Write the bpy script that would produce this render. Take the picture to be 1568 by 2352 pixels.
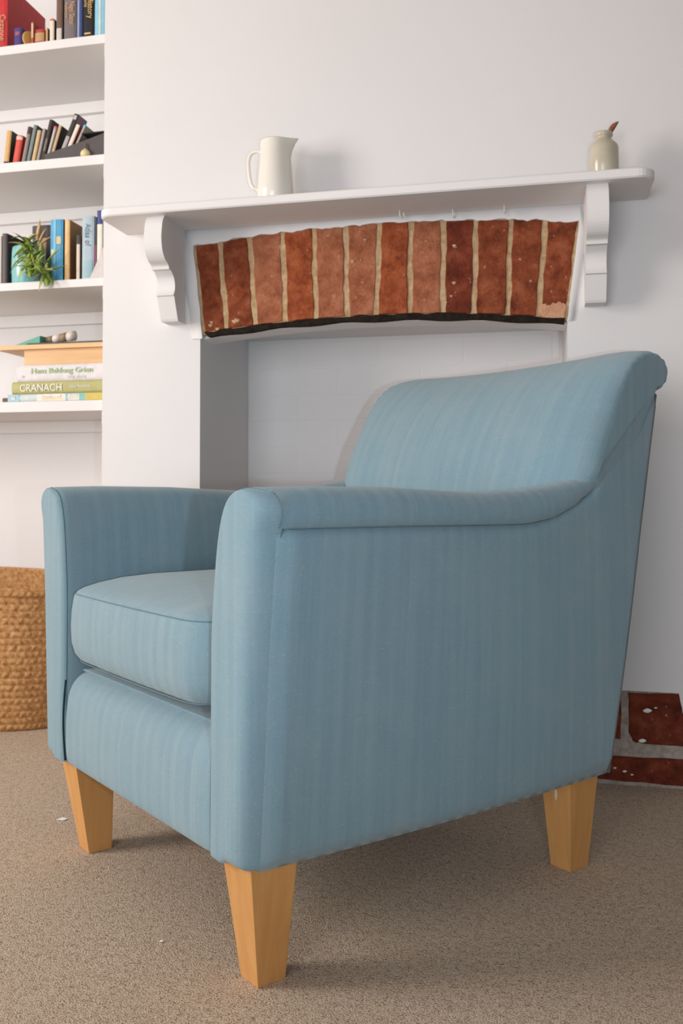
import bpy, bmesh, math, random
import numpy as np
from mathutils import Vector, Matrix
random.seed(7)
S = bpy.context.scene
for o in list(bpy.data.objects): bpy.data.objects.remove(o)
COL = S.collection
R = math.radians

# ------------------------------------------------------------------ camera
F_PX, PPX, PPY = 2128.5, 714.0, 1050.4            # focal length and principal point in a 1568 x 2352 frame
cd = bpy.data.cameras.new('camera'); cam = bpy.data.objects.new('camera', cd); COL.objects.link(cam)
cd.sensor_fit = 'VERTICAL'; cd.sensor_height = 36; cd.sensor_width = 24
cd.lens = F_PX / 2352 * 36
cd.shift_x = (784 - PPX) / 2352; cd.shift_y = -(1176 - PPY) / 2352
cam.location = (0, -2.1256, .646)
cam.rotation_euler = (R(90 + 1.806), 0, R(13.546))
cd.clip_start = .05
cd.dof.use_dof = True; cd.dof.focus_distance = 1.25; cd.dof.aperture_fstop = 9
S.camera = cam

# ------------------------------------------------------------------ world, lights, exposure
w = bpy.data.worlds.new('world'); S.world = w; w.use_nodes = True
w.node_tree.nodes['Background'].inputs[0].default_value = (1.0, .93, .87, 1)
w.node_tree.nodes['Background'].inputs[1].default_value = .3

def area(name, loc, target, sx, sy, power, col, spread=180):
    l = bpy.data.lights.new(name, 'AREA'); l.shape = 'RECTANGLE'; l.size = sx; l.size_y = sy
    l.energy = power; l.color = col; l.spread = R(spread)
    o = bpy.data.objects.new(name, l); COL.objects.link(o); o.location = loc
    o.rotation_euler = (Vector(target) - Vector(loc)).to_track_quat('-Z', 'Y').to_euler()
    return o
area('window_light', (-3.0, -1.8, 1.35), (-.45, -.3, .8), 1.0, 1.3, 67, (1.0, .935, .88))
area('rear_fill_light', (-.95, -4.6, .85), (-.4, 0, .85), 1.6, 1.5, 50, (.88, .93, 1.0))  # added unseen fill behind the camera, brightens the recess and right wall
# the camera's own flash, held a hand's breadth to the right of the lens
fl = bpy.data.lights.new('camera_flash', 'SPOT'); fl.spot_size = R(80); fl.spot_blend = 1.0; fl.energy = 21; fl.color = (.64, .85, 1.0); fl.shadow_soft_size = .011
flo = bpy.data.objects.new('camera_flash', fl); COL.objects.link(flo); flo.location = (.125, -2.09, .632); flo.rotation_euler = (Vector((-.36, 0, .80)) - flo.location).to_track_quat('-Z', 'Y').to_euler()

vs = S.view_settings
vs.view_transform = 'Standard'; vs.look = 'None'; vs.gamma = 1; vs.use_curve_mapping = False; vs.exposure = 0.06

# ------------------------------------------------------------------ materials
def lin(c):
    return tuple(((v / 255) / 12.92 if v / 255 <= .04045 else ((v / 255 + .055) / 1.055) ** 2.4) for v in c) + (1,)
class N:
    def __init__(s, name, rough=.6, spec=.4):
        s.m = bpy.data.materials.new(name); s.m.use_nodes = True; s.t = s.m.node_tree
        s.b = s.t.nodes['Principled BSDF']; s.b.inputs['Roughness'].default_value = rough
        s.b.inputs['Specular IOR Level'].default_value = spec
        s.co = None
    def n(s, typ, **k):
        x = s.t.nodes.new(typ)
        for a, v in k.items(): setattr(x, a, v)
        return x
    def set(s, sock, v):
        if isinstance(v, bpy.types.NodeSocket): s.t.links.new(v, sock)
        else: sock.default_value = v
    def coord(s, out='Object'):
        if s.co is None: s.co = s.n('ShaderNodeTexCoord')
        return s.co.outputs[out]
    def scaled(s, sc, out='Object'):
        x = s.n('ShaderNodeMapping'); s.set(x.inputs['Vector'], s.coord(out)); x.inputs['Scale'].default_value = sc; return x.outputs[0]
    def noise(s, scale, detail=3, rough=.5, vec=None):
        x = s.n('ShaderNodeTexNoise'); x.inputs['Scale'].default_value = scale; x.inputs['Detail'].default_value = detail
        x.inputs['Roughness'].default_value = rough; s.set(x.inputs['Vector'], vec or s.coord()); return x.outputs['Fac']
    def voro(s, scale, vec=None, out='Distance'):
        x = s.n('ShaderNodeTexVoronoi'); x.inputs['Scale'].default_value = scale; s.set(x.inputs['Vector'], vec or s.coord()); return x.outputs[out]
    def math(s, op, a, b=0.0, c=0.0, clamp=False):
        x = s.n('ShaderNodeMath', operation=op, use_clamp=clamp); s.set(x.inputs[0], a); s.set(x.inputs[1], b); s.set(x.inputs[2], c); return x.outputs[0]
    def ramp(s, fac, stops):
        x = s.n('ShaderNodeValToRGB'); e = x.color_ramp.elements
        while len(e) < len(stops): e.new(.5)
        for i, (p, c) in enumerate(stops): e[i].position = p; e[i].color = c
        s.set(x.inputs[0], fac); return x.outputs[0]
    def mix(s, fac, a, b, mode='MIX'):
        x = s.n('ShaderNodeMix', data_type='RGBA', blend_type=mode)
        s.set(x.inputs[0], fac); s.set(x.inputs[6], a); s.set(x.inputs[7], b); return x.outputs[2]
    def col(s, v): s.set(s.b.inputs['Base Color'], v)
    def bump(s, h, strength=.3, dist=.002):
        x = s.n('ShaderNodeBump'); x.inputs['Strength'].default_value = strength; x.inputs['Distance'].default_value = dist
        s.set(x.inputs['Height'], h); s.t.links.new(x.outputs[0], s.b.inputs['Normal'])

def plain(name, rgb, rough=.6, spec=.35, var=.06, scale=14):
    a = N(name, rough, spec); c = lin(rgb)
    lo = tuple(v * (1 - var) for v in c[:3]) + (1,); hi = tuple(min(1, v * (1 + var)) for v in c[:3]) + (1,)
    a.col(a.ramp(a.noise(scale, 3), [(.3, lo), (.7, hi)])); return a.m

def m_paint(name, rgb, bump=.08):
    a = N(name, .62, .25); c = lin(rgb)
    lo = tuple(v * .975 for v in c[:3]) + (1,)
    a.col(a.ramp(a.noise(2.2, 4), [(.3, lo), (.7, c)]))
    a.bump(a.noise(38, 5, .55), bump, .002); return a.m
WALL = m_paint('wall_paint_white', (224, 221, 220), .10)
SHELF = m_paint('shelf_paint_white', (228, 225, 223), .03)
MANTEL = m_paint('mantel_gloss_white', (230, 226, 224), .03)
RECESS = m_paint('recess_paint_white', (246, 241, 239), .16)

def m_fabric():
    a = N('blue_herringbone_fabric', .9, .15)
    uv = a.coord('UV'); sp = a.n('ShaderNodeSeparateXYZ'); a.set(sp.inputs[0], uv); u, v = sp.outputs[0], sp.outputs[1]
    warp = a.noise(3.0, 2, .5, uv)
    uu = a.math('ADD', u, a.math('MULTIPLY', warp, .008))
    tri = a.math('PINGPONG', uu, .0148)
    ph = a.math('DIVIDE', a.math('ADD', v, a.math('MULTIPLY', tri, 1.15)), .0021)
    fr = a.math('FRACT', ph)
    st = a.math('ABSOLUTE', a.math('SUBTRACT', fr, .5))            # 0 .. .5
    st = a.math('MULTIPLY', st, 2.0)
    # broad vertical dye streaks and slubs
    m1 = a.n('ShaderNodeMapping'); a.set(m1.inputs[0], uv); m1.inputs['Scale'].default_value = (55, 1.6, 1)
    streak = a.noise(1.0, 4, .6, m1.outputs[0])
    m2 = a.n('ShaderNodeMapping'); a.set(m2.inputs[0], uv); m2.inputs['Scale'].default_value = (60, 900, 1)
    slub = a.noise(1.0, 2, .5, m2.outputs[0])
    m3 = a.n('ShaderNodeMapping'); a.set(m3.inputs[0], uv); m3.inputs['Scale'].default_value = (900, 40, 1)
    slubv = a.noise(1.0, 2, .5, m3.outputs[0])
    fleck = a.noise(300, 3, .65, uv)
    par = a.math('FLOOR', a.math('DIVIDE', uu, .0148)); par = a.math('MODULO', par, 2.0); par = a.math('ABSOLUTE', par)
    blot = a.noise(9, 3, .6, uv)
    nep = a.noise(380, 3, .65, uv)
    thread = a.ramp(st, [(.10, lin((74, 106, 124))), (.62, lin((150, 174, 181)))])
    tone = a.ramp(streak, [(.28, lin((104, 137, 154))), (.52, lin((121, 150, 161))), (.74, lin((138, 158, 165)))])
    c = a.mix(.5, thread, tone)
    c = a.mix(a.math('MULTIPLY', a.ramp(blot, [(.45, (0, 0, 0, 1)), (.75, (1, 1, 1, 1))]), .30), c, lin((150, 162, 168)))
    c = a.mix(a.math('MULTIPLY', par, .05), c, lin((80, 114, 130)))  # alternate columns darkened, painting in how each twill direction reflects light
    c = a.mix(a.math('MULTIPLY', a.ramp(slub, [(.62, (0, 0, 0, 1)), (.76, (1, 1, 1, 1))]), .22), c, lin((188, 202, 202)))
    c = a.mix(a.math('MULTIPLY', a.ramp(slubv, [(.60, (0, 0, 0, 1)), (.76, (1, 1, 1, 1))]), .25), c, lin((92, 128, 144)))
    c = a.mix(a.math('MULTIPLY', a.ramp(fleck, [(.63, (0, 0, 0, 1)), (.76, (1, 1, 1, 1))]), .60), c, lin((200, 206, 200)))
    c = a.mix(a.math('MULTIPLY', a.ramp(nep, [(.27, (1, 1, 1, 1)), (.38, (0, 0, 0, 1))]), .5), c, lin((60, 92, 106)))
    a.col(c)
    a.b.inputs['Sheen Weight'].default_value = .25; a.b.inputs['Sheen Roughness'].default_value = .5
    h = a.math('ADD', a.math('MULTIPLY', st, .6), a.math('MULTIPLY', fleck, .5))
    a.bump(h, .35, .0009); return a.m
FABRIC = m_fabric()
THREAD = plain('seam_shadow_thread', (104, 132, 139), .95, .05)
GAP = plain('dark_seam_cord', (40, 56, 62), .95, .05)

def m_carpet():
    a = N('beige_loop_carpet', .95, .08)
    sm = a.n('ShaderNodeMapping'); a.set(sm.inputs[0], a.coord()); sm.inputs['Scale'].default_value = (1, 1.25, 1); sm.inputs['Rotation'].default_value = (0, 0, .5)
    v1 = a.voro(420, sm.outputs[0]); n1 = a.noise(330, 4, .8); n2 = a.noise(90, 4, .7); n3 = a.noise(5, 3)
    h = a.math('ADD', a.math('SUBTRACT', 1.0, v1), a.math('MULTIPLY', n1, 1.2))
    f = a.math('ADD', a.math('MULTIPLY', n1, .55), a.math('ADD', a.math('MULTIPLY', n2, .35), a.math('MULTIPLY', a.math('SUBTRACT', .6, v1), .35)))
    c = a.ramp(f, [(.32, lin((142, 120, 100))), (.50, lin((206, 186, 164))), (.70, lin((238, 224, 208)))])
    c = a.mix(a.math('MULTIPLY', n3, .35), c, lin((196, 172, 148)))
    a.col(c); a.bump(h, .65, .0024); return a.m
CARPET = m_carpet()

def m_wood(name, c1, c2, scale=(60, 60, 3), rough=.42):
    a = N(name, rough, .35)
    g = a.noise(1.0, 4, .6, a.scaled(scale)); f = a.noise(420, 2, .5)
    c = a.ramp(g, [(.32, lin(c1)), (.70, lin(c2))]); c = a.mix(a.math('MULTIPLY', f, .12), c, lin(tuple(int(v * .75) for v in c1)))
    a.col(c); a.bump(g, .05, .001); return a.m
LEGWOOD = m_wood('varnished_beech', (200, 144, 84), (212, 158, 97), (70, 70, 2.5))
PLY = m_wood('pale_plywood', (212, 168, 116), (232, 190, 140), (4, 40, 60))

def m_brick(name, base, dark, pale):
    a = N(name, .9, .15)
    n1 = a.noise(26, 5, .65); n2 = a.noise(140, 4, .7); n3 = a.noise(60, 3, .6)
    c = a.ramp(n1, [(.32, lin(dark)), (.52, lin(base)), (.72, lin(pale))])
    c = a.mix(a.math('MULTIPLY', a.ramp(n3, [(.66, (0, 0, 0, 1)), (.72, (1, 1, 1, 1))]), .55), c, lin((214, 176, 150)))
    c = a.mix(a.math('MULTIPLY', a.ramp(n2, [(.30, (1, 1, 1, 1)), (.38, (0, 0, 0, 1))]), .6), c, lin((60, 26, 20)))
    a.col(c); a.bump(a.math('ADD', n1, a.math('MULTIPLY', n2, .5)), 1.0, .006); return a.m
BR = [m_brick('brick_orange', (156, 80, 48), (110, 50, 32), (178, 108, 74)),
      m_brick('brick_brown', (138, 70, 44), (96, 46, 31), (162, 96, 68)),
      m_brick('brick_pink', (164, 100, 72), (134, 76, 52), (182, 124, 96)),
      m_brick('brick_dark', (118, 54, 37), (84, 37, 27), (142, 76, 54))]
def m_mortar(name, a1, a2):
    a = N(name, .95, .1); n1 = a.noise(60, 5, .65); n2 = a.noise(240, 3, .7)
    a.col(a.ramp(n1, [(.3, lin(a1)), (.7, lin(a2))])); a.bump(a.math('ADD', n1, n2), .7, .004); return a.m
MORTAR = m_mortar('tan_mortar', (170, 138, 102), (216, 186, 146))
MORTAR2 = m_mortar('grey_mortar', (150, 136, 124), (196, 184, 174))
SOOT = m_mortar('sooty_black', (26, 22, 19), (52, 43, 36))

def m_jute():
    a = N('woven_jute', .85, .2); n1 = a.noise(90, 4, .7); n2 = a.noise(9, 3)
    c = a.ramp(n1, [(.28, lin((134, 84, 44))), (.5, lin((190, 142, 92))), (.74, lin((222, 182, 134)))])
    c = a.mix(a.math('MULTIPLY', n2, .4), c, lin((178, 124, 74)))
    a.col(c); a.bump(a.noise(300, 3, .7), .5, .002); return a.m
JUTE = m_jute()
CERAMIC = N('cream_glazed_ceramic', .16, .5); CERAMIC.col(CERAMIC.ramp(CERAMIC.noise(12, 2), [(.3, lin((226, 220, 208))), (.7, lin((232, 227, 217)))])); CERAMIC = CERAMIC.m
STONE = N('salt_glazed_stoneware', .2, .5); STONE.col(STONE.ramp(STONE.noise(16, 4), [(.3, lin((184, 174, 152))), (.7, lin((204, 196, 178)))])); STONE = STONE.m
FEATHER = plain('brown_feather', (142, 92, 66), .8, .2, .3, 200)
WHITEMETAL = plain('white_painted_metal', (226, 222, 220), .35, .5)
PAPER = plain('book_pages', (226, 214, 196), .9, .1, .08, 300)
SCRAP = plain('white_paper_scrap', (240, 238, 236), .8, .2, .02)
TEALGLAZE = N('turquoise_glaze', .22, .5)
_w = TEALGLAZE.noise(3, 3, .5, TEALGLAZE.scaled((30, 30, 4)))
TEALGLAZE.col(TEALGLAZE.ramp(_w, [(.3, lin((120, 182, 184))), (.7, lin((158, 206, 204)))])); TEALGLAZE = TEALGLAZE.m
LEAF = [plain('leaf_green', (140, 162, 70), .45, .4, .25, 40), plain('leaf_dark_green', (88, 112, 42), .45, .4, .25, 40),
        plain('leaf_pale_green', (180, 186, 108), .5, .35, .2, 40), plain('leaf_dried_tan', (206, 172, 128), .7, .2, .2, 40)]
SOIL = plain('potting_soil', (70, 50, 36), .95, .1, .3, 120)
_mc = {}
def cm(rgb, rough=.5):
    k = tuple(rgb) + (rough,)
    if k not in _mc: _mc[k] = plain('print_%02x%02x%02x' % tuple(rgb), rgb, rough, .35, .07, 60)
    return _mc[k]

# ------------------------------------------------------------------ mesh helpers
def link(name, me, mat=None, parent=None, smooth=False):
    o = bpy.data.objects.new(name, me); COL.objects.link(o)
    if mat and not me.materials: me.materials.append(mat)
    if parent: o.parent = parent
    if smooth: me.polygons.foreach_set('use_smooth', [True] * len(me.polygons))
    return o
def tag(o, label=None, cat=None, group=None, kind=None):
    if label: o['label'] = label
    if cat: o['category'] = cat
    if group: o['group'] = group
    if kind: o['kind'] = kind
    return o
def empty(name, loc=(0, 0, 0), rz=0.0, label=None, cat=None, group=None):
    o = bpy.data.objects.new(name, None); COL.objects.link(o); o.location = loc; o.rotation_euler = (0, 0, rz)
    o.empty_display_size = .05
    return tag(o, label, cat, group)
def mesh(name, V, Fc, mat, parent=None, smooth=False, uv=None, bevel=0, recalc=True, segs=2):
    me = bpy.data.meshes.new(name); me.from_pydata([tuple(v) for v in V], [], [tuple(f) for f in Fc])
    bm = bmesh.new(); bm.from_mesh(me)
    if bevel: bmesh.ops.bevel(bm, geom=bm.edges[:], offset=bevel, segments=segs, affect='EDGES', profile=.7)
    if recalc: bmesh.ops.recalc_face_normals(bm, faces=bm.faces)
    bm.to_mesh(me); bm.free()
    if uv == 'box': boxuv(me)
    elif uv is not None:
        l = me.uv_layers.new(name='UVMap')
        for lp in me.loops: l.data[lp.index].uv = uv[lp.vertex_index]
    return link(name, me, mat, parent, smooth)
def boxuv(me):
    l = me.uv_layers.new(name='UVMap')
    for p in me.polygons:
        n = p.normal; ax = max(range(3), key=lambda i: abs(n[i]) * (1.15 if i != 2 else .85))
        for li in p.loop_indices:
            c = me.vertices[me.loops[li].vertex_index].co
            l.data[li].uv = (c.y, c.z) if ax == 0 else ((c.x, c.z) if ax == 1 else (c.x, c.y))
BOXF = [(0, 3, 2, 1), (4, 5, 6, 7), (0, 1, 5, 4), (1, 2, 6, 5), (2, 3, 7, 6), (3, 0, 4, 7)]
def boxv(x0, x1, y0, y1, z0, z1):
    return [(x0, y0, z0), (x1, y0, z0), (x1, y1, z0), (x0, y1, z0), (x0, y0, z1), (x1, y0, z1), (x1, y1, z1), (x0, y1, z1)]
def box(name, x0, x1, y0, y1, z0, z1, mat, parent=None, bevel=0, smooth=False, uv=None):
    return mesh(name, boxv(x0, x1, y0, y1, z0, z1), BOXF, mat, parent, smooth, uv, bevel)
def boxes(name, L, mat, parent=None, bevel=0):
    V, Fc = [], []
    for b in L:
        k = len(V); V += boxv(*b); Fc += [tuple(i + k for i in f) for f in BOXF]
    return mesh(name, V, Fc, mat, parent, False, None, bevel)
def grid(name, P, mat, parent=None, uv=None, closed_u=False, caps=False, smooth=True, recalc=True):
    """P[i][j] points; closed_u wraps i."""
    nu, nv = len(P), len(P[0]); V = [p for r in P for p in r]; Fc = []
    for i in range(nu if closed_u else nu - 1):
        a = i * nv; b = ((i + 1) % nu) * nv
        for j in range(nv - 1): Fc.append((a + j, b + j, b + j + 1, a + j + 1))
    if caps:
        Fc.append(tuple(i * nv for i in range(nu))); Fc.append(tuple(i * nv + nv - 1 for i in reversed(range(nu))))
    U = None
    if uv is not None: U = uv if uv == 'box' else [q for r in uv for q in r]
    return mesh(name, V, Fc, mat, parent, smooth, U, 0, recalc)
def crom(pts, n):
    """Catmull-Rom resample of a polyline with n points per span"""
    P = [np.array(p, float) for p in pts]; out = []
    for i in range(len(P) - 1):
        p0 = P[i - 1] if i else 2 * P[0] - P[1]; p1, p2 = P[i], P[i + 1]; p3 = P[i + 2] if i + 2 < len(P) else 2 * P[-1] - P[-2]
        for k in range(n):
            t = k / n
            out.append(.5 * ((2 * p1) + (p2 - p0) * t + (2 * p0 - 5 * p1 + 4 * p2 - p3) * t * t + (3 * p1 - p0 - 3 * p2 + p3) * t ** 3))
    out.append(P[-1]); return out
def lathe(name, prof, mat, parent=None, n=40, cx=0, cy=0, sx=1, sy=1, warp=None, smooth=True):
    P = []
    for i in range(n):
        a = 2 * math.pi * i / n; row = []
        for (r, z) in prof:
            p = (cx + r * math.cos(a) * sx, cy + r * math.sin(a) * sy, z)
            row.append(warp(p, a, r, z) if warp else p)
        P.append(row)
    return grid(name, P, mat, parent, closed_u=True, smooth=smooth)
def tube(name, pts, rad, mat, parent=None, n=8, uv=None, closed=False):
    P = [Vector(p) for p in pts]; rows = []; m = len(P); prev = None
    for i, p in enumerate(P):
        if closed: t = (P[(i + 1) % m] - P[i - 1])
        else: t = (P[min(i + 1, m - 1)] - P[max(i - 1, 0)])
        t.normalize()
        ref = prev if prev is not None else (Vector((0, 0, 1)) if abs(t.z) < .9 else Vector((1, 0, 0)))
        a = (ref - t * ref.dot(t)); a.normalize(); prev = a; b = t.cross(a)
        r = rad[i] if isinstance(rad, (list, tuple)) else rad
        rows.append([tuple(p + a * math.cos(k * 2 * math.pi / n) * r + b * math.sin(k * 2 * math.pi / n) * r) for k in range(n)])
    V = [q for r in rows for q in r]; Fc = []
    for i in range(m if closed else m - 1):
        A = i * n; B = ((i + 1) % m) * n
        for k in range(n): Fc.append((A + k, B + k, B + (k + 1) % n, A + (k + 1) % n))
    if not closed: Fc += [tuple(reversed(range(n))), tuple(range((m - 1) * n, m * n))]
    return mesh(name, V, Fc, mat, parent, True, uv)
def prism_y(name, poly, y0, y1, mat, parent=None, bevel=0, smooth=False):
    """extrude an x-z polygon along y"""
    n = len(poly); V = [(x, y0, z) for x, z in poly] + [(x, y1, z) for x, z in poly]
    Fc = [tuple(range(n)), tuple(range(2 * n - 1, n - 1, -1))] + [(i, i + n, (i + 1) % n + n, (i + 1) % n) for i in range(n)]
    return mesh(name, V, Fc, mat, parent, smooth, None, bevel)
def text(name, s, size, mat, parent, M, align='LEFT', sx=1.0, depth=.0004, bold=0.0):
    c = bpy.data.curves.new('t', 'FONT'); c.body = s; c.size = size; c.align_x = align; c.extrude = depth; c.offset = bold; c.resolution_u = 3
    o = bpy.data.objects.new('t', c); COL.objects.link(o); bpy.context.view_layer.update()
    me = bpy.data.meshes.new_from_object(o.evaluated_get(bpy.context.evaluated_depsgraph_get())); me.name = name
    bpy.data.objects.remove(o); me.transform(M @ Matrix.Diagonal((sx, 1, 1, 1)))
    me.materials.clear(); return link(name, me, mat, parent)

# ------------------------------------------------------------------ the room shell
XL, XR = -1.049, .36           # chimney breast
OL, ORX = -.790, .0736         # fire opening
YA, YR = .37, .392             # back of alcove, back of fire recess
HC = 2.6
floor = box('floor', -3.2, 5.0, -4.7, .70, -.05, 0, CARPET); tag(floor, kind='structure')

def arch(x, top):                        # z of the brick arch at x
    t = (x + .358) / .43
    return (1.262 - .022 * t * t) if top else (1.044 - .026 * t * t)
NB = 12
xt = [-.808, -.742, -.666, -.583, -.506, -.429, -.347, -.275, -.199, -.125, -.048, .028, .100]
xb = [-.781, -.723, -.651, -.575, -.500, -.426, -.356, -.278, -.202, -.130, -.056, .011, .069]
rng = random.Random(3)
ptop = [(xt[0] + (xt[-1] - xt[0]) * i / 90, 0) for i in range(91)]
ptop = [(x, arch(x, True) - .002 + rng.uniform(-.0015, .0015) + .002 * math.sin(23 * x + 4 * math.sin(31 * x))) for x, _ in ptop]
left_edge = [(-.7835 - .0265 * t + rng.uniform(-.0015, .0015), 1.012 + .226 * t) for t in (0, .15, .3, .45, .6, .75, .9)]
right_edge = [(.0725 + .030 * t + rng.uniform(-.0015, .0015), 1.014 + .23 * t) for t in (.95, .8, .65, .5, .35, .2, .05, 0)]
poly = [(XL, 0), (OL, 0), (OL, 1.008)] + left_edge + ptop + right_edge + [(ORX, 1.010), (ORX, .205), (.297, .204), (.300, .185), (.306, .16), (.310, .09), (.311, 0), (XR, 0), (XR, HC), (XL, HC)]
wall = prism_y('wall_breast', poly, 0, .10, WALL); tag(wall, kind='structure')
boxes('breast_core', [(XL, OL, .10, .70, 0, HC), (ORX, XR, .10, .70, 0, HC), (OL, ORX, .10, .70, 1.06, HC)], WALL, wall)
rec = empty('wall_recess'); tag(rec, kind='structure')
box('back_wall', OL, ORX, YR, .70, 0, 1.06, RECESS, rec)
# painted bricks of the recess back wall, shallow joints
bw, bh = .232, .0745
bm0 = {}
for r in range(5, 15):
    z0 = .012 + r * bh; off = (r % 2) * bw / 2
    for c in range(-1, 5):
        x0 = OL + .03 + c * bw - off; x1 = x0 + bw - .004
        x0, x1 = max(x0, OL + .002), min(x1, ORX - .002)
        if x1 - x0 < .03: continue
        q = random.Random(r * 10 + c)
        d = q.uniform(.0006, .0014); tz = [q.uniform(-.0012, .0012) for _ in range(4)]
        V = [(x0, YR - d, z0 + tz[0]), (x1, YR - d, z0 + tz[1]), (x1, YR + .004, z0 + tz[1]), (x0, YR + .004, z0 + tz[0]),
             (x0, YR - d, min(z0 + bh - .004 + tz[2], 1.056)), (x1, YR - d, min(z0 + bh - .004 + tz[3], 1.056)), (x1, YR + .004, min(z0 + bh - .004 + tz[3], 1.056)), (x0, YR + .004, min(z0 + bh - .004 + tz[2], 1.056))]
        mesh('brick', V, BOXF, RECESS, rec, bevel=.0012, segs=1)
# other alcove walls
tag(box('wall_alcove', -3.2, XL, YA, .70, 0, HC, WALL), kind='structure')
tag(box('wall_alcove_right', XR, 5.0, YA, .70, 0, HC, WALL), kind='structure')

tag(box('wall_left', -3.3, -3.2, -4.7, .70, 0, HC, WALL), kind='structure')
tag(box('wall_right', 5.0, 5.1, -4.7, .70, 0, HC, WALL), kind='structure')
tag(box('wall_back', -3.3, 5.1, -4.8, -4.7, 0, HC, WALL), kind='structure')
tag(box('ceiling', -3.3, 5.1, -4.8, .70, HC, HC + .1, WALL), kind='structure')

# brick arch: mortar bed, bricks, sooty bar, plaster frame
mort = [(x, arch(x, False) - .003) for x in np.linspace(xb[0] - .004, xb[-1] + .004, 25)] + \
       [(x, arch(x, True) + .006) for x in np.linspace(xt[-1] + .004, xt[0] - .004, 25)]
prism_y('mortar', mort, .0040, .02, MORTAR, wall)
kinds = [1, 1, 2, 0, 2, 2, 0, 2, 3, 1, 1, 1]
for i in range(NB):
    q = random.Random(40 + i); g = .0085
    def edge(s):                               # wobbling long edges
        pts = []
        for t in np.linspace(0, 1, 17):
            x = (xb[i] * (1 - t) + xt[i] * t + (g * .66 if i else .003)) if s < 0 else (xb[i + 1] * (1 - t) + xt[i + 1] * t - (g * .66 if i < NB - 1 else .002))
            x += .0013 * math.sin(t * 9 + i * 2.1 + (3 if s < 0 else 0)) + .0009 * math.sin(t * 23 + i * 5.3 + s) + q.uniform(-.0006, .0006)
            z = arch(x, False) * (1 - t) + arch(x, True) * t
            z += .003 if t == 0 else (q.uniform(-.002, .002) if t == 1 else 0)
            pts.append((x, z))
        return pts
    if i == 0: pass
    E1, E2 = edge(-1), edge(1); P = E1 + E2[::-1]; dy = q.uniform(-.001, .0015)
    n = len(P); cxm = sum(p[0] for p in P) / n; czm = sum(p[1] for p in P) / n
    V = [(cxm + (x - cxm) * .94, .0012 + dy, czm + (z - czm) * .985) for x, z in P] + [(x, .0042 + dy, z) for x, z in P] + [(x, .018, z) for x, z in P]
    Fc = [tuple(range(n))]
    for a in (0, n):
        Fc += [(a + k, a + (k + 1) % n, a + n + (k + 1) % n, a + n + k) for k in range(n)]
    mesh('brick', V, Fc, BR[kinds[i]], wall)
    if i in (0, 1, 5, 8):                    # crumbs of mortar and paint left on the faces
        for k in range(3):
            t = q.uniform(.02, .12) if i in (0, 1, 11) else q.uniform(.1, .9)
            x = xb[i] * (1 - t) + xt[i] * t + q.uniform(.016, .05); z = arch(x, False) * (1 - t) + arch(x, True) * t
            rr = q.uniform(.003, .007) if i != 11 else q.uniform(.008, .014)
            lathe('mortar_smear', [(.0005, -.002), (rr * .6, -.0015), (rr, 0.0), (rr * .8, .003)], MORTAR, wall, 9,
                  warp=lambda p, a, r, z_, x=x, z=z, q=q: (x + p[0] * (1 + .4 * math.sin(3 * a)), .0012 + p[2], z + p[1] * (1 + .3 * math.cos(2 * a))))
soot = []
for k, x in enumerate(np.linspace(-.781, .069, 34)): soot.append((x, arch(x, False) + .002 + random.Random(k).uniform(-.002, .003)))
for x in np.linspace(.067, -.769, 34): soot.append((x, arch(x, False) - .0115 + .002 * math.sin(40 * x)))
prism_y('arch_bar', soot, -.001, .016, SOOT, wall, bevel=0)
sof = [(x, arch(x, False) - .010) for x in np.linspace(-.792, .076, 30)] + [(.076, 1.07), (-.792, 1.07)]
prism_y('soffit', sof, .0205, .0995, RECESS, wall)
# raised plaster band around the arch
def ring(inner, outer, y0, y1, name):
    n = len(inner); V = [(x, y0 + .001, z) for x, z in inner] + [(x, y0, z) for x, z in outer] + [(x, y1, z) for x, z in outer]
    Fc = []
    for k in range(n - 1):
        Fc += [(k, k + 1, n + k + 1, n + k), (n + k, n + k + 1, 2 * n + k + 1, 2 * n + k)]
    return mesh(name, V, Fc, WALL, wall, True)
inn = [(-.7845, 1.006)] + left_edge + ptop + right_edge
out = []
for x, z in inn:
    if z < 1.232 and x < -.5: out.append((x - .036 + (1.24 - z) * .05, z))
    elif z < 1.232 and x > 0: out.append((x + .020 - (1.24 - z) * .03, z))
    else: out.append((min(max(-.838 + (x + .815) * 1.03, -.838), .113), 1.2735))
ring(inn, out, -.0035, .001, 'plaster_band')
# bricks showing at the foot of the breast
def bump_poly(name, P, mat, y0, y1, seed, jit=.0013, sub=5):
    q = random.Random(seed); Q = []
    for i in range(len(P)):
        a, b = P[i], P[(i + 1) % len(P)]
        for k in range(sub):
            t = k / sub; Q.append((a[0] + (b[0] - a[0]) * t + q.uniform(-jit, jit), a[1] + (b[1] - a[1]) * t + q.uniform(-jit, jit)))
    n = len(Q); cx = sum(p[0] for p in Q) / n; cz = sum(p[1] for p in Q) / n
    V = [(cx + (x - cx) * .96, y0, cz + (z - cz) * .94) for x, z in Q] + [(x, y0 + .003, z) for x, z in Q] + [(x, y1, z) for x, z in Q]
    Fc = [tuple(range(n))]
    for a in (0, n): Fc += [(a + k, a + (k + 1) % n, a + n + (k + 1) % n, a + n + k) for k in range(n)]
    return mesh(name, V, Fc, mat, wall)
bump_poly('plaster_patch', [(.012, 1.027), (.040, 1.020), (.068, 1.018), (.073, 1.050), (.056, 1.060), (.034, 1.052), (.018, 1.058)], m_mortar('salmon_plaster', (190, 136, 106), (220, 170, 136)), .0002, .012, 9, .0025)
box('mortar_foot', ORX, .3105, .006, .10, 0, .204, MORTAR2, wall)
bump_poly('brick', [(.195, .112), (.205, .094), (.225, .091), (.3075, .091), (.3055, .155), (.298, .201), (.195, .199)], BR[3], .002, .08, 1)
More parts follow.
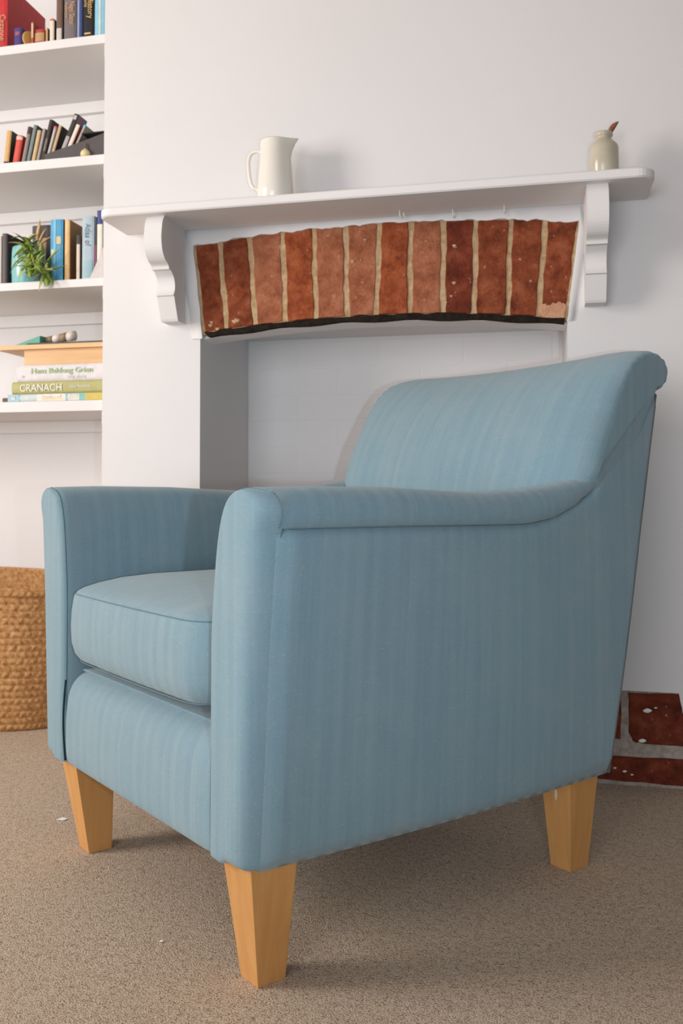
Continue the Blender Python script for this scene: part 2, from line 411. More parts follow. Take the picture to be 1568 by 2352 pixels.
bump_poly('brick', [(.08, .099), (.177, .099), (.180, .186), (.08, .195)], BR[3], .002, .08, 2)
bump_poly('brick', [(.10, .010), (.309, .006), (.309, .064), (.10, .060)], BR[3], .002, .08, 3)
for k, (x, z, rr) in enumerate([(.233, .163, .008), (.250, .170, .003), (.222, .098, .007), (.165, .036, .003), (.185, .030, .004), (.20, .024, .003)]):
    lathe('paint_fleck', [(.0004, -.002), (rr * .7, -.0015), (rr, .0008)], SCRAP, wall, 8,
          warp=lambda p, a, r, z_, x=x, z=z: (x + p[0] * (1 + .4 * math.sin(2 * a + 1)), .002 + p[2], z + p[1] * .7))

# ------------------------------------------------------------------ mantelpiece
ZM, ZT, YM = 1.274, 1.2945, -.1615
mp = empty('mantelpiece', (0, 0, 0), 0, 'white wooden mantel shelf on two scrolled brackets above the brick arch', 'mantelpiece')
def rounded(x0, x1, y0, y1, r, n=8):                 # plan outline, front corners (y0) rounded
    P = [(x0, y1)]
    P += [(x0 + r - r * math.cos(a), y0 + r - r * math.sin(a)) for a in np.linspace(0, math.pi / 2, n)]
    P += [(x1 - r + r * math.sin(a), y0 + r - r * math.cos(a)) for a in np.linspace(0, math.pi / 2, n)]
    P += [(x1, y1)]; return P
pl = rounded(-.988, .244, YM, -.0008, .034); n = len(pl)
def inset2(P, d):
    cx, cy = -.37, -.06; return [(x + (d if x < cx else -d) * (1 if abs(x - cx) > .5 else 0), y + (d if y < -.1 else 0)) for x, y in P]
e = .003; pi_ = inset2(pl, e)
V = [(x, y, ZM) for x, y in pi_] + [(x, y, ZM + e) for x, y in pl] + [(x, y, ZT - e) for x, y in pl] + [(x, y, ZT) for x, y in pi_]
Fc = [tuple(range(n - 1, -1, -1)), tuple(range(3 * n, 4 * n))]
for a in (0, n, 2 * n): Fc += [(a + k, a + (k + 1) % n, a + n + (k + 1) % n, a + n + k) for k in range(n)]
mesh('shelf_board', V, Fc, MANTEL, mp)
prof = crom([(-.135, 1.274), (-.146, 1.258), (-.151, 1.238), (-.153, 1.218), (-.147, 1.192), (-.131, 1.174), (-.110, 1.165), (-.105, 1.156)], 4) + \
       crom([(-.094, 1.1555), (-.076, 1.143), (-.0685, 1.127), (-.070, 1.112), (-.078, 1.100)], 4) + [np.array((-.073, 1.0985)), np.array((-.050, 1.048))] + [np.array((-.046, 1.043)), np.array((0, 1.043)), np.array((0, 1.274))]
def bracket(x0, x1):
    n = len(prof); V = [(x0, p[0], p[1]) for p in prof] + [(x1, p[0], p[1]) for p in prof]
    Fc = [tuple(range(n)), tuple(range(2 * n - 1, n - 1, -1))] + [(i, i + n, (i + 1) % n + n, (i + 1) % n) for i in range(n)]
    return mesh('bracket', V, Fc, MANTEL, mp)
bracket(-.872, -.829); bracket(.110, .153)
for x, y, a in [(-.293, -.051, .9), (-.175, -.029, 1.3), (-.061, -.035, 1.5)]:
    pts = [(0, 0, 0), (0, 0, -.010)] + [(.007 - .007 * math.cos(t), 0, -.010 - .0075 * math.sin(t)) for t in np.linspace(.2, 4.0, 12)]
    h = tube('cup_hook', [(x + p[0] * math.cos(a) + 0, y + p[0] * math.sin(a), ZM + p[2]) for p in pts], .0014, WHITEMETAL, mp, 7)

# ------------------------------------------------------------------ jug on the mantel
jx, jy = -.578, -.078
jug = empty('jug', (jx, jy, ZT), 0, 'white tapered ceramic jug with a loop handle standing on the mantel shelf', 'jug')
def jwarp(p, a, r, z):
    x, y, zz = p
    t = max(0, (z - .112) / .038); s = max(0, math.cos(a)) ** 6
    return (x + .020 * t * t * s, y * (1 - .45 * s * t), zz + .002 * t * s)
jp = [(.001, .0), (.040, .0), (.0425, .003), (.0415, .04), (.0385, .08), (.0358, .115), (.0350, .138), (.0352, .149), (.0345, .151), (.0328, .149), (.0330, .115), (.036, .05), (.036, .01), (.001, .008)]
lathe('body', jp, CERAMIC, jug, 48, warp=jwarp)
hp = crom([(-.034, 0, .128), (-.045, 0, .132), (-.059, 0, .127), (-.065, 0, .110), (-.064, 0, .085), (-.060, 0, .060), (-.053, 0, .046), (-.044, 0, .042), (-.038, 0, .036)], 5)
tube('handle', hp, .0044, CERAMIC, jug, 10)
# stoneware bottle with a feather
bx, by = .1485, -.082
bt = empty('stoneware_bottle', (bx, by, ZT), 0, 'small grey-beige stoneware ink bottle on the right end of the mantel shelf', 'bottle')
bp = [(.001, 0), (.0285, 0), (.0305, .003), (.0305, .070), (.0285, .0765), (.021, .084), (.0165, .090), (.0165, .094), (.0190, .0965), (.0195, .100), (.0185, .104), (.0150, .105), (.0130, .103), (.0130, .09), (.001, .09)]
lathe('body', bp, STONE, bt, 40)
fth = empty('feather', (bx + .008, by, ZT + .092), 0, 'small brown feather sticking out of the stoneware bottle', 'feather')
fp = crom([(0, 0, 0), (.006, 0, .016), (.013, .001, .027), (.023, .002, .036)], 5)
tube('quill', fp, [.0008 - .0006 * i / (len(fp) - 1) for i in range(len(fp))], FEATHER, fth, 6)
V, Fc = [], []
for i, p in enumerate(fp):
    t = i / (len(fp) - 1); wd = .0062 * math.sin(math.pi * min(1, t * 1.02)) ** .7 + .0003
    nx, nz = .75, -.62
    for s, dy in ((-1, .0012), (0, 0), (1, .0012)):
        for th in (-.0003, .0003): V.append((p[0] + nx * wd * s * (.8 if s < 0 else 1), p[1] + dy * abs(s) + th, p[2] + nz * wd * s))
for i in range(len(fp) - 1):
    a = i * 6; b = a + 6
    Fc += [(a, a + 2, b + 2, b), (a + 2, a + 4, b + 4, b + 2), (a + 1, b + 1, b + 3, a + 3), (a + 3, b + 3, b + 5, a + 5), (a, b, b + 1, a + 1), (a + 4, a + 5, b + 5, b + 4)]
mesh('vane', V, Fc, FEATHER, fth, True)
for ch in list(fth.children): pass

# ------------------------------------------------------------------ alcove shelves
YS = .03
ZS = [1.808, 1.496, 1.178, .866]; ZU = [1.785, 1.471, 1.1575, .839]
names = ['topmost white alcove shelf, with the big red book on it', 'second white alcove shelf from the top, with leaning books on it',
         'third white alcove shelf from the top, with the potted plant on it', 'lowest white alcove shelf, with the flat stack of art books on it']
for k in range(4):
    a = empty('alcove_shelf', (-1.6, YS, ZU[k]), 0, names[k], 'shelf', 'white alcove shelves')
    L, Rr = -.95, XL - .0008 + 1.6
    box('board', L, Rr, 0, YA - YS - .0006, 0, ZS[k] - ZU[k], SHELF, a, .0012)
    box('back_batten', L, Rr - .022, YA - YS - .017, YA - YS - .0006, -.034, -.0002, SHELF, a, .001)
    box('side_batten', Rr - .018, Rr, .006, YA - YS - .0006, -.034, -.0002, SHELF, a, .001)

# ------------------------------------------------------------------ books
def book(x0, x1, h, z, label, cover, y0=.048, depth=.15, lean=0.0, spine=None, bands=(), txt=None, group=None, title=None, pages=True, rot=0.0, cat='book'):
    """upright book, spine towards the room; x0..x1 spine width at the shelf; lean in radians (+ = top to the right)"""
    wd = x1 - x0
    o = empty('book', (x0, y0, z), 0, label, cat, group)
    if lean > 0: o.location.x = x1; o.rotation_euler = (0, lean, rot); sh = -wd
    else: o.rotation_euler = (0, lean, rot); sh = 0
    t = min(.0022, wd * .2)
    box('cover_board', sh, sh + t, 0, depth, 0, h, cover, o); box('cover_board', sh + wd - t, sh + wd, 0, depth, 0, h, cover, o)
    # rounded spine
    P = []
    for a in np.linspace(-1, 1, 7):
        x = sh + wd / 2 + wd / 2 * a * .999; y = -.0035 * math.sqrt(max(0, 1 - a * a)) * min(1, wd / .02)
        P.append([(x, y, 0), (x, y, h)])
    P2 = [[(p[0], .0025, q[2]) for p, q in zip(r, r)] for r in reversed(P)]
    grid('spine', P + P2, spine or cover, o, closed_u=True, caps=True, smooth=False)
    if pages: box('pages', sh + t, sh + wd - t, .003, depth - .005, .003, h - .003, PAPER, o)
    for (z0, z1, mt, *fr) in bands:
        f0, f1 = (fr + [0, 1])[:2] if len(fr) < 2 else fr[:2]
        Q = []
        for a in np.linspace(-1 + 2 * f0, -1 + 2 * f1, 6):
            x = sh + wd / 2 + wd / 2 * a * .96; y = -.0042 * math.sqrt(max(0, 1 - a * a * .9)) * min(1, wd / .02) - .0002
            Q.append([(x, y, z0 * h), (x, y, z1 * h)])
        grid('printed_band', Q, mt, o, smooth=False)
    if title:
        for (s, zz, fx, size, mt, sx) in title:     # reading downwards
            M = Matrix.Translation((sh + wd * fx, -.0049, h * zz)) @ Matrix.Rotation(R(90), 4, 'X') @ Matrix.Rotation(R(-90), 4, 'Z')
            text('lettering', s, size, mt, o, M, 'LEFT', sx)
    return o
GOLD = cm((214, 178, 112)); TANL = cm((206, 162, 126)); WHITEP = cm((232, 228, 222)); BLACK = cm((30, 28, 28)); DGREY = cm((82, 76, 76))
z1 = ZS[0] + .0004; G1 = 'books on the topmost alcove shelf'
book(-1.403, -1.355, .180, z1, 'large red hardback book with gold lettering on its spine, topmost shelf', cm((196, 52, 54)), depth=.195,
     title=[('Cezanne', .52, .60, .024, TANL, .85)], bands=[(.02, .05, cm((168, 40, 44)))], group=G1)
book(-1.3330, -1.310, .052, z1, 'small purple paperback standing against the red book, topmost shelf', cm((76, 62, 122)), depth=.03, y0=.046, bands=[(.60, .80, cm((150, 90, 110)), .2, .8)], group=G1)
# round tan disc and little tin pieces between the paperback and the dark book
cz = tag(lathe('wooden_disc', [(.0005, -.003), (.020, -.003), (.0215, -.0015), (.0215, .0015), (.020, .003), (.0005, .003)], cm((206, 160, 88)), None, 28,
               warp=lambda p, a, r, z: (-1.2925 + p[2] * .9 + p[0] * .45, .052 + p[0] * .72, z1 + .0216 + p[1])), 'tan round wooden disc leaning beside the purple paperback', 'disc')
book(-1.2850, -1.2790, .066, z1, 'thin red and cream spined booklet next to the tan wooden disc', cm((198, 84, 70)), depth=.035, y0=.05, bands=[(.35, .95, cm((214, 190, 160)))], group=G1)
book(-1.2785, -1.2495, .046, z1, 'short red booklet with a tan label, left of the cream candle-like spine', cm((172, 66, 60)), depth=.03, y0=.056, bands=[(.30, .80, cm((190, 152, 106)))], group=G1)
book(-1.2440, -1.2375, .046, z1, 'short brown booklet with a tan spine edge on the topmost shelf', cm((112, 68, 34)), depth=.03, y0=.052, spine=cm((196, 156, 110)), group=G1)
book(-1.2300, -1.2170, .066, z1, 'short cream spined book with a red tip, left of the tall black book', cm((92, 84, 76)), depth=.05, spine=cm((226, 212, 194)), bands=[(.93, 1.0, cm((224, 92, 70)))], group=G1)
book(-1.2110, -1.1925, .118, z1, 'slim black book with brown and white spine, second tallest group of topmost shelf', BLACK, depth=.12, spine=cm((112, 88, 76)), bands=[(0, .32, cm((206, 198, 192)), .1, .9)], group=G1)
book(-1.1885, -1.1535, .215, z1, 'tall grey book with pinkish lettering down its spine, topmost shelf', cm((118, 108, 108)), depth=.17,
     title=[('Nigel Slater', .48, .52, .021, TANL, .62), ('Appetite', .48, .17, .012, TANL, 1.0)], group=G1)
book(-1.1525, -1.1360, .190, z1, 'slim periwinkle blue book right of the grey book, topmost shelf', cm((70, 86, 134)), depth=.15, bands=[(0, 1, cm((148, 156, 190)), .2, .55)], group=G1)
book(-1.1340, -1.1030, .220, z1, 'thick black book with gold lettering and a gold foot label, topmost shelf', cm((34, 33, 36)), depth=.17,
     title=[('Story of History', .80, .50, .022, GOLD, .85), ('Illustrated World', .80, .16, .013, GOLD, 1.0)], bands=[(.055, .075, GOLD, .15, .75)], group=G1)
book(-1.1010, -1.0700, .225, z1, 'light blue book with a pale stripe, rightmost on the topmost shelf', cm((140, 194, 214)), depth=.16, bands=[(0, 1, cm((196, 206, 208)), .40, .62)], group=G1)

z2 = ZS[1] + .0004; G2 = 'leaning books on the second alcove shelf'
book(-1.3620, -1.3470, .092, z2, 'tan spined book with a green back board, leftmost on the second shelf', cm((40, 62, 54)), depth=.10, lean=.10, spine=cm((206, 166, 106)), bands=[(0, .10, cm((60, 54, 46)))], group=G2)
book(-1.3360, -1.3170, .076, z2, 'small red book with a pale band at its head, second shelf', cm((178, 48, 44)), depth=.08, lean=.17, spine=cm((208, 84, 72)), bands=[(.84, .96, cm((232, 190, 178)))], group=G2)
book(-1.3100, -1.2990, .098, z2, 'worn grey spined book right of the small red book', cm((140, 128, 122)), depth=.1, lean=.20, bands=[(.80, 1, cm((70, 52, 46)))], group=G2)
book(-1.2955, -1.2850, .102, z2, 'slim teal book with a grey spine leaning on the second shelf', cm((58, 86, 98)), depth=.11, lean=.21, spine=cm((122, 132, 130)), group=G2)
book(-1.2810, -1.2700, .086, z2, 'slim tan spined book leaning in the middle of the second shelf', cm((150, 136, 116)), depth=.09, lean=.21, spine=cm((202, 174, 130)), group=G2)
book(-1.2670, -1.2590, .090, z2, 'thin pale grey book leaning against the dark brown one', cm((168, 154, 146)), depth=.09, lean=.22, group=G2)
book(-1.2550, -1.2440, .112, z2, 'dark brown book with faint grey lettering, leaning, second shelf', cm((62, 52, 48)), depth=.11, lean=.24, bands=[(.25, .55, cm((116, 108, 104)), .2, .8)], group=G2)
book(-1.2400, -1.2330, .094, z2, 'thin light grey book leaning just left of the black box', cm((190, 182, 180)), depth=.09, lean=.27, bands=[(.93, 1.0, cm((230, 110, 130)))], group=G2)
# the black magazine box, its side swept down, with books leaning in it
mb = empty('magazine_box', (-1.242, .046, z2), 0, 'dark grey card file box with a sloping top on the second shelf', 'box')
sil = [(0, 0), (.172, 0), (.172, .062), (.118, .047), (.03, .026), (0, .019)]
prism_y('front_panel', sil, 0, .003, DGREY, mb)
prism_y('rear_panel', sil, .10, .103, DGREY, mb)
box('base', 0.001, .171, .003, .10, 0, .003, DGREY, mb)
box('end_panel', .169, .172, .003, .10, .003, .060, DGREY, mb)
box('lid', .108, .172, -.002, .105, .0625, .066, BLACK, mb)
for b_ in mb.children:
    if b_.name.startswith('lid'): b_.rotation_euler = (0, 0, 0)
G3 = 'books leaning in the card file box'
book(-1.2290, -1.2200, .085, z2 + .012, 'slim tan book leaning at the left end of the card file box', cm((54, 40, 34)), y0=.052, depth=.04, lean=.30, spine=cm((200, 170, 132)), group=G3)
book(-1.2030, -1.1890, .112, z2 + .014, 'black and grey paperback with a pale title, tallest in the card file box', cm((122, 108, 116)), y0=.052, depth=.045, lean=.40, spine=cm((56, 52, 50)), bands=[(0, .45, cm((172, 164, 164)), .1, .9), (.86, .96, cm((190, 184, 178)), .2, .8)], group=G3)
book(-1.1840, -1.1730, .074, z2 + .022, 'cream spined book leaning in the middle of the card file box', cm((156, 62, 66)), y0=.052, depth=.045, lean=.42, spine=cm((232, 218, 200)), group=G3)
book(-1.1640, -1.1580, .070, z2 + .026, 'grey booklet with a light blue tab in the card file box', cm((170, 164, 156)), y0=.054, depth=.045, lean=.46, bands=[(.86, 1.0, cm((128, 186, 226)))], group=G3)
bulb = empty('bulb_ornament', (-1.121, .040, z2), 0, 'small cream bulb-shaped ornament with a stalk in front of the card file box', 'ornament')
lathe('body', [(.0005, 0), (.009, 0), (.0125, .004), (.0130, .009), (.0105, .015), (.005, .0195), (.0028, .022), (.0005, .0225)], cm((226, 208, 160), .3), bulb, 24)
tube('stalk', [(0, 0, .021), (.0005, 0, .027), (-.002, 0, .034), (-.004, 0, .038)], [.0022, .0018, .0022, .0010], cm((110, 92, 72)), bulb, 8)

z3 = ZS[2] + .0004; G4 = 'books on the third alcove shelf'
book(-1.3740, -1.3650, .130, z3, 'thin white booklet at the left frame edge of the third shelf', cm((214, 206, 198)), depth=.10, group=G4)
book(-1.3630, -1.3480, .136, z3, 'dark grey book left of the turquoise pot, third shelf', cm((62, 56, 56)), depth=.13, spine=cm((84, 78, 78)), group=G4)
book(-1.3320, -1.2760, .181, z3, 'dark book with a tan pattern standing behind the plant', cm((74, 64, 60)), y0=.145, depth=.12, bands=[(.3, .8, cm((196, 156, 118)), .3, .8)], group=G4)
book(-1.2225, -1.1860, .163, z3, 'bright blue book with yellow stamps on its spine, right of the plant', cm((28, 64, 104)), depth=.13, spine=cm((84, 160, 200)),
     bands=[(.60, .72, cm((212, 196, 150)), .52, .88), (.40, .52, cm((214, 208, 164)), .08, .45), (0, 1, cm((130, 186, 212)), .30, .48)], group=G4)
book(-1.1815, -1.1670, .160, z3, 'tan book with a plain spine right of the blue book, third shelf', cm((150, 108, 66)), depth=.13, spine=cm((226, 184, 130)), group=G4)
book(-1.1480, -1.1380, .118, z3, 'slim cream spined book with a dark head band, third shelf', cm((96, 62, 38)), depth=.06, spine=cm((214, 198, 182)), bands=[(.0, .0, BLACK)] if 0 else [(.80, 1.0, cm((62, 66, 62)))], group=G4)
book(-1.1320, -1.0985, .166, z3, 'pale blue-grey book with dark marbled lettering, third shelf', cm((168, 186, 194)), depth=.13,
     title=[('Atlas of', .88, .30, .022, cm((120, 142, 152)), .85)], bands=[(.05, .30, cm((150, 180, 188)), .1, .9)], group=G4)
book(-1.0970, -1.0910, .162, z3, 'thin dark book with a magenta section right of the pale blue-grey book', cm((60, 62, 72)), depth=.12, bands=[(.25, .55, cm((134, 70, 96)))], group=G4)
book(-1.0900, -1.0745, .178, z3, 'white spined book with a navy head, rightmost on the third shelf', cm((56, 70, 118)), depth=.12, spine=cm((228, 220, 206)), bands=[(.80, 1, cm((60, 74, 130)))], group=G4)
card = tag(prism_y('greeting_card', [(-1.106, z3), (-1.0685, z3), (-1.0685, z3 + .080)], .0385, .0395, cm((204, 196, 192))), 'pale grey card leaning at the right end of the third shelf', 'card')

# potted plant
pot = empty('potted_plant', (-1.309, .088, z3), 0, 'trailing green houseplant in a turquoise glazed pot on the third shelf', 'plant')
lathe('pot', [(.0005, 0), (.040, 0), (.043, .003), (.0450, .05), (.0440, .090), (.0425, .102), (.0395, .104), (.0385, .100), (.0385, .09), (.0005, .088)], TEALGLAZE, pot, 44,
      warp=lambda p, a, r, z: (p[0] * (1 + .010 * math.sin(22 * a)), p[1] * (1 + .010 * math.sin(22 * a)), p[2]))
q = random.Random(11)
def leaf(base, d, length, width, droop, mat, parent):
    P = []; p = Vector(base); v = Vector(d).normalized(); m = 9
    side = v.cross(Vector((0, 0, 1)));  side = side.normalized() if side.length > .01 else Vector((1, 0, 0))
    rows = []
    for i in range(m):
        t = i / (m - 1); wd = width * (math.sin(math.pi * min(1, .12 + t * .88)) ** .8) * (1 if t < .95 else .3)
        up = side.cross(v)
        rows.append([p - side * wd, p + up * (-wd * .35), p + side * wd, p + up * (-wd * .35 + .0006)])
        p = p + v * (length / (m - 1)); v = (v + Vector((0, 0, -droop / m))).normalized(); 
    V = [tuple(x) for r in rows for x in r]; Fc = []
    for i in range(m - 1):
        a = i * 4; b = a + 4
        Fc += [(a + k, b + k, b + (k + 1) % 4, a + (k + 1) % 4) for k in range(4)]
    return mesh('leaf', V, Fc, mat, parent, True)
stems = [(Vector((.064, -.068, .048)), 18), (Vector((.040, -.062, .078)), 18), (Vector((.020, -.040, .104)), 12), (Vector((.088, -.066, .022)), 16), (Vector((.044, -.066, .048)), 14)]
for c, cnt in stems:
    for k in range(cnt):
        a = 2 * math.pi * k / cnt + q.uniform(-.3, .3); el = q.uniform(-.5, .6)
        d = Vector((math.cos(a), -.45 + .3 * math.sin(a * 2), math.sin(a) * .9 + el * .3))
        leaf(c + Vector((q.uniform(-.008, .008), q.uniform(-.006, .006), q.uniform(-.012, .012))), d, q.uniform(.030, .056), q.uniform(.0052, .0085), q.uniform(.6, 2.2), LEAF[q.choice([0, 0, 0, 1, 2, 2])], pot)
for c, d, ln in [((.040, -.03, .11), (.2, -.1, 1), .062), ((.048, -.03, .108), (.5, -.2, .8), .045), ((.010, -.03, .115), (-.7, -.1, .6), .05), ((.054, -.03, .104), (.7, -.1, .5), .04), ((.044, -.034, .112), (.35, -.3, .9), .05)]:
    leaf(c, d, ln, .005, .4, LEAF[3], pot)
leaf((.086, -.062, .045), (.8, -.1, .75), .066, .0042, .2, LEAF[2], pot); leaf((.092, -.062, .024), (1, -.1, .25), .060, .006, .2, LEAF[1], pot)
leaf((.026, -.060, .066), (-.9, -.2, -.25), .062, .005, 2.2, LEAF[0], pot); leaf((.030, -.062, .054), (-.15, -.4, -.8), .058, .0075, .2, LEAF[2], pot)
tube('stem', [(0, 0, .088), (.014, -.03, .108), (.036, -.052, .085), (.064, -.060, .040)], .0022, LEAF[1], pot, 6)

# lowest shelf: flat stack of art books
z4 = ZS[3] + .0004; G5 = 'flat stack of art books on the lowest shelf'
def flatbook(x0, x1, z, h, y0, depth, label, cover, pagesmat=PAPER):
    o = empty('book', (x0, y0, z), 0, label, 'book', G5); W_ = x1 - x0; t = .0025
    box('cover_board', 0, W_, .003, depth, 0, t, cover, o); box('cover_board', 0, W_, .003, depth, h - t, h, cover, o)
    P = []
    for a in np.linspace(-1, 1, 9):
        zz = h / 2 + h / 2 * a; y = .003 - .0045 * math.sqrt(max(0, 1 - a * a)); P.append([(0, y, zz), (W_, y, zz)])
    P2 = [[(p[0], .0055, p[2]) for p in r] for r in reversed(P)]
    grid('spine', P + P2, cover, o, closed_u=True, caps=True, smooth=False)
    box('pages', .004, W_ - .002, .0055, depth - .004, t, h - t, pagesmat, o)
    return o
def ftext(o, s, x, z, size, mat, sx=1.0, bold=0.0):
    M = Matrix.Translation((x, -.0031, z)) @ Matrix.Rotation(R(90), 4, 'X'); text('lettering', s, size, mat, o, M, 'LEFT', sx, .0003, bold)
b1 = flatbook(-1.339, -1.0545, z4, .0205, .044, .20, 'thin book with a pale blue and yellow spine, bottom of the flat stack', cm((196, 206, 204)))
for nb, (a0, a1, c, zz0, zz1) in enumerate([(0, .034, (156, 190, 204), 0, 1), (.085, .165, (226, 220, 210), 0, 1), (.098, .160, (228, 206, 160), .10, .45), (.165, .170, (160, 196, 206), 0, 1), (.172, .205, (214, 210, 196), 0, .7), (.205, .222, (128, 184, 176), 0, 1), (.222, .2845, (206, 182, 84), 0, 1)]):
    box('printed_band', a0, a1, -.0020 - .00008 * nb, .0, .0205 * zz0 + .0015, .0205 * zz1 - .0015 if zz1 == 1 else .0205 * zz1, cm(c), b1)
ftext(b1, '66', .011, .006, .012, WHITEP, 1, .0004); ftext(b1, 'Illuminated', .097, .010, .010, WHITEP, 1.25, .0003); ftext(b1, 'Books', .174, .0105, .010, WHITEP, 1.0, .0004)
b2 = flatbook(-1.3290, -1.0545, z4 + .0210, .0320, .046, .20, 'olive green art book with CRANACH on its spine, in the flat stack', cm((176, 172, 112)))
ftext(b2, 'CRANACH', .024, .0065, .0265, WHITEP, .95); ftext(b2, 'Violet Masterworks' if 0 else 'Violet Monserrat' if 0 else 'Nadal Monasterio', .168, .0135, .0098, WHITEP, .80)
b3 = flatbook(-1.3160, -1.0545, z4 + .0535, .0430, .047, .20, 'thick white art book with green lettering, top of the flat stack', cm((218, 212, 212)))
ftext(b3, 'Hans Baldung Grien', .042, .0205, .0190, cm((166, 188, 140)), 1.15, .0003); ftext(b3, 'heilig  unheilig', .145, .0075, .0100, WHITEP, .9)
prism_y('publisher_mark', [(.014, .013), (.018, .010), (.024, .013), (.018, .017)], -.0025, -.0015, cm((186, 190, 192)), b3)
zb4 = z4 + .0970
wb = empty('wooden_box', (-1.372, .040, zb4), 0, 'pale wooden box with an overhanging plywood lid on top of the art books', 'box')
boxes('body', [(.074, .3170, .012, .018, 0, .0400), (.074, .080, .018, .22, 0, .0400), (.080, .3170, .214, .22, 0, .0400), (.080, .3170, .018, .214, 0, .003)], PLY, wb)
box('lid', 0, .3180, 0, .235, .0402, .0520, PLY, wb, .001)
z5 = zb4 + .0524
tag(box('slate_mat', -1.2950, -1.062, .060, .18, z5, z5 + .007, cm((74, 66, 64))), 'thin dark mat lying on the plywood lid of the wooden box', 'mat')
z6 = z5 + .0074
gw = tag(mesh('paper_wedge', [(-1.348, .068, z5 + .0004), (-1.258, .060, z6 + .0002), (-1.258, .110, z6 + .0002), (-1.348, .075, z5 + .004), (-1.258, .060, z6 + .018), (-1.258, .110, z6 + .020)],
              [(0, 1, 2, 3), (0, 4, 1), (3, 2, 5), (0, 3, 5, 4), (1, 4, 5, 2)], cm((84, 158, 138))), 'teal pointed wedge of folded paper on the wooden box lid', 'paper')
st = empty('striped_tube', (-1.252, .085, z6 + .0100), 0, 'cream and brown banded cylinder lying on the dark mat', 'tube')
for k in range(4):
    r0, r1 = .0085 + .0012 * k, .0085 + .0012 * (k + 1)
    sg = lathe('band', [(.0005, k * .0205), (r0, k * .0205), (r1, (k + 1) * .0205 - .0002), (.0005, (k + 1) * .0205 - .0002)], cm((150, 128, 104)) if k % 2 == 0 else cm((222, 210, 198)), st, 20,
               warp=lambda p, a, r, z: (p[2], p[0], p[1] + p[2] * .11))
tag(box('dark_notebook', -1.364, -1.3405, .058, .16, z4, z4 + .013, cm((96, 58, 40))), 'small dark brown notebook left of the flat book stack', 'notebook')

# ------------------------------------------------------------------ jute basket in the alcove
bk = empty('jute_basket', (-1.49, .195, 0), 0, 'round woven jute basket on the carpet beneath the alcove shelves', 'basket')
P = []; nA, nZ = 260, 150; hB = .372
for i in range(nA):
    a = 2 * math.pi * i / nA; row = []
    for j in range(nZ + 1):
        t = j / nZ; zz = t * hB; rows_ = 21; ph = t * rows_
        r = 1 - .10 * (1 - t) ** 3 + .02 * math.sin(math.pi * t)
        k = int(ph); fr = ph - k
        br = .0042 * math.sin(math.pi * fr) ** .6 * (1 + .75 * math.sin(a * 78 + (1 if k % 2 else -1) * (fr - .5) * 3.4 + (math.sin(k * 12.99) * 437.5) % 6.28) * (.7 + .5 * math.sin(a * 31 + k * 4.1))) if t < 1 else 0
        rim = .005 if t > .965 else 0
        tz = zz + (.030 * max(0, math.sin(a)) * t ** 3) + .004 * math.sin(3 * a + .5) * t
        row.append(((.262 * r + br + rim) * math.cos(a), (.150 * r + br + rim) * math.sin(a), tz + .001))
    P.append(row)
grid('body', P, JUTE, bk, closed_u=True)
Pi = []
for i in range(90):
    a = 2 * math.pi * i / 90; row = []
    for j in range(22):
        t = 1 - j / 21 * .96; zz = t * hB; r = 1 - .10 * (1 - t) ** 3 + .02 * math.sin(math.pi * t)
        tz = zz + (.030 * max(0, math.sin(a)) * t ** 3) + .004 * math.sin(3 * a + .5) * t
        k = (.262 * r - .010 + .002 * math.sin(t * 132))
        row.append((k * math.cos(a), (k - .112) * math.sin(a), tz + .001))
    row.append((0, 0, .014)); Pi.append(row)
grid('lining', Pi, JUTE, bk, closed_u=True)
Pr = [( (.262 - .001) * math.cos(a), (.150 - .001) * math.sin(a), hB + .002 + .030 * max(0, math.sin(a)) + .004 * math.sin(3 * a + .5)) for a in np.linspace(0, 2 * math.pi, 120, endpoint=False)]
tube('rim', Pr, .007, JUTE, bk, 9, closed=True)

# ------------------------------------------------------------------ the armchair (local x = width, y = towards the back, z up)
chair = empty('armchair', (-.5775, -.7707, 0), R(-40.147), 'pale blue herringbone upholstered armchair with tapered beech legs', 'armchair')
CO = -.010                                        # the upholstery sits a touch to one side of the legs
def lout(z, d):                                   # outer side surface
    k = max(0, 1 - max(d, 0) / .62)
    fl_ = np.interp(z, [.16, .26, .42, .54, .60], [.0, .006, .016, .030, .038])
    return .3385 + fl_ * k + .003 * math.sin(math.pi * min(1, max(0, (z - .16) / .45)))
SEAM = ([-.03, .2, .37, .47, .535, .59, .637, .658], [.593, .591, .588, .587, .595, .613, .638, .654])
TOP = ([-.03, .05, .2, .30, .37, .47, .54, .60, .635, .658], [.645, .647, .645, .640, .637, .640, .647, .656, .660, .657])
zseam = lambda d: float(np.interp(d, *SEAM)); ztop = lambda d: float(np.interp(d, *TOP))
LI = .252
SECT = [(-.004, 0.02), (.004, .04), (.0095, .22), (.0095, .48), (.003, .74), (-.014, .93), (-.038, 1.0), (-.062, .94), (-.082, .76), (-.096, .42), (-.106, -.1), (-.114, -.9)]
def section(d, n=4):
    lo = lout(.6, d); zs, zt = zseam(d), ztop(d); hh = zt - zs; sc = (lo - LI) / .1245
    hs = max(hh, .03)
    pts = [(lo + a * (sc if a < 0 else min(1, hh / .05)), zs + b * hh if b >= 0 else zs + b * hs) for a, b in SECT]
    pts += [(LI + .001, .46), (LI, .40), (LI, .31), (LI, .20)]
    return crom(pts, n)
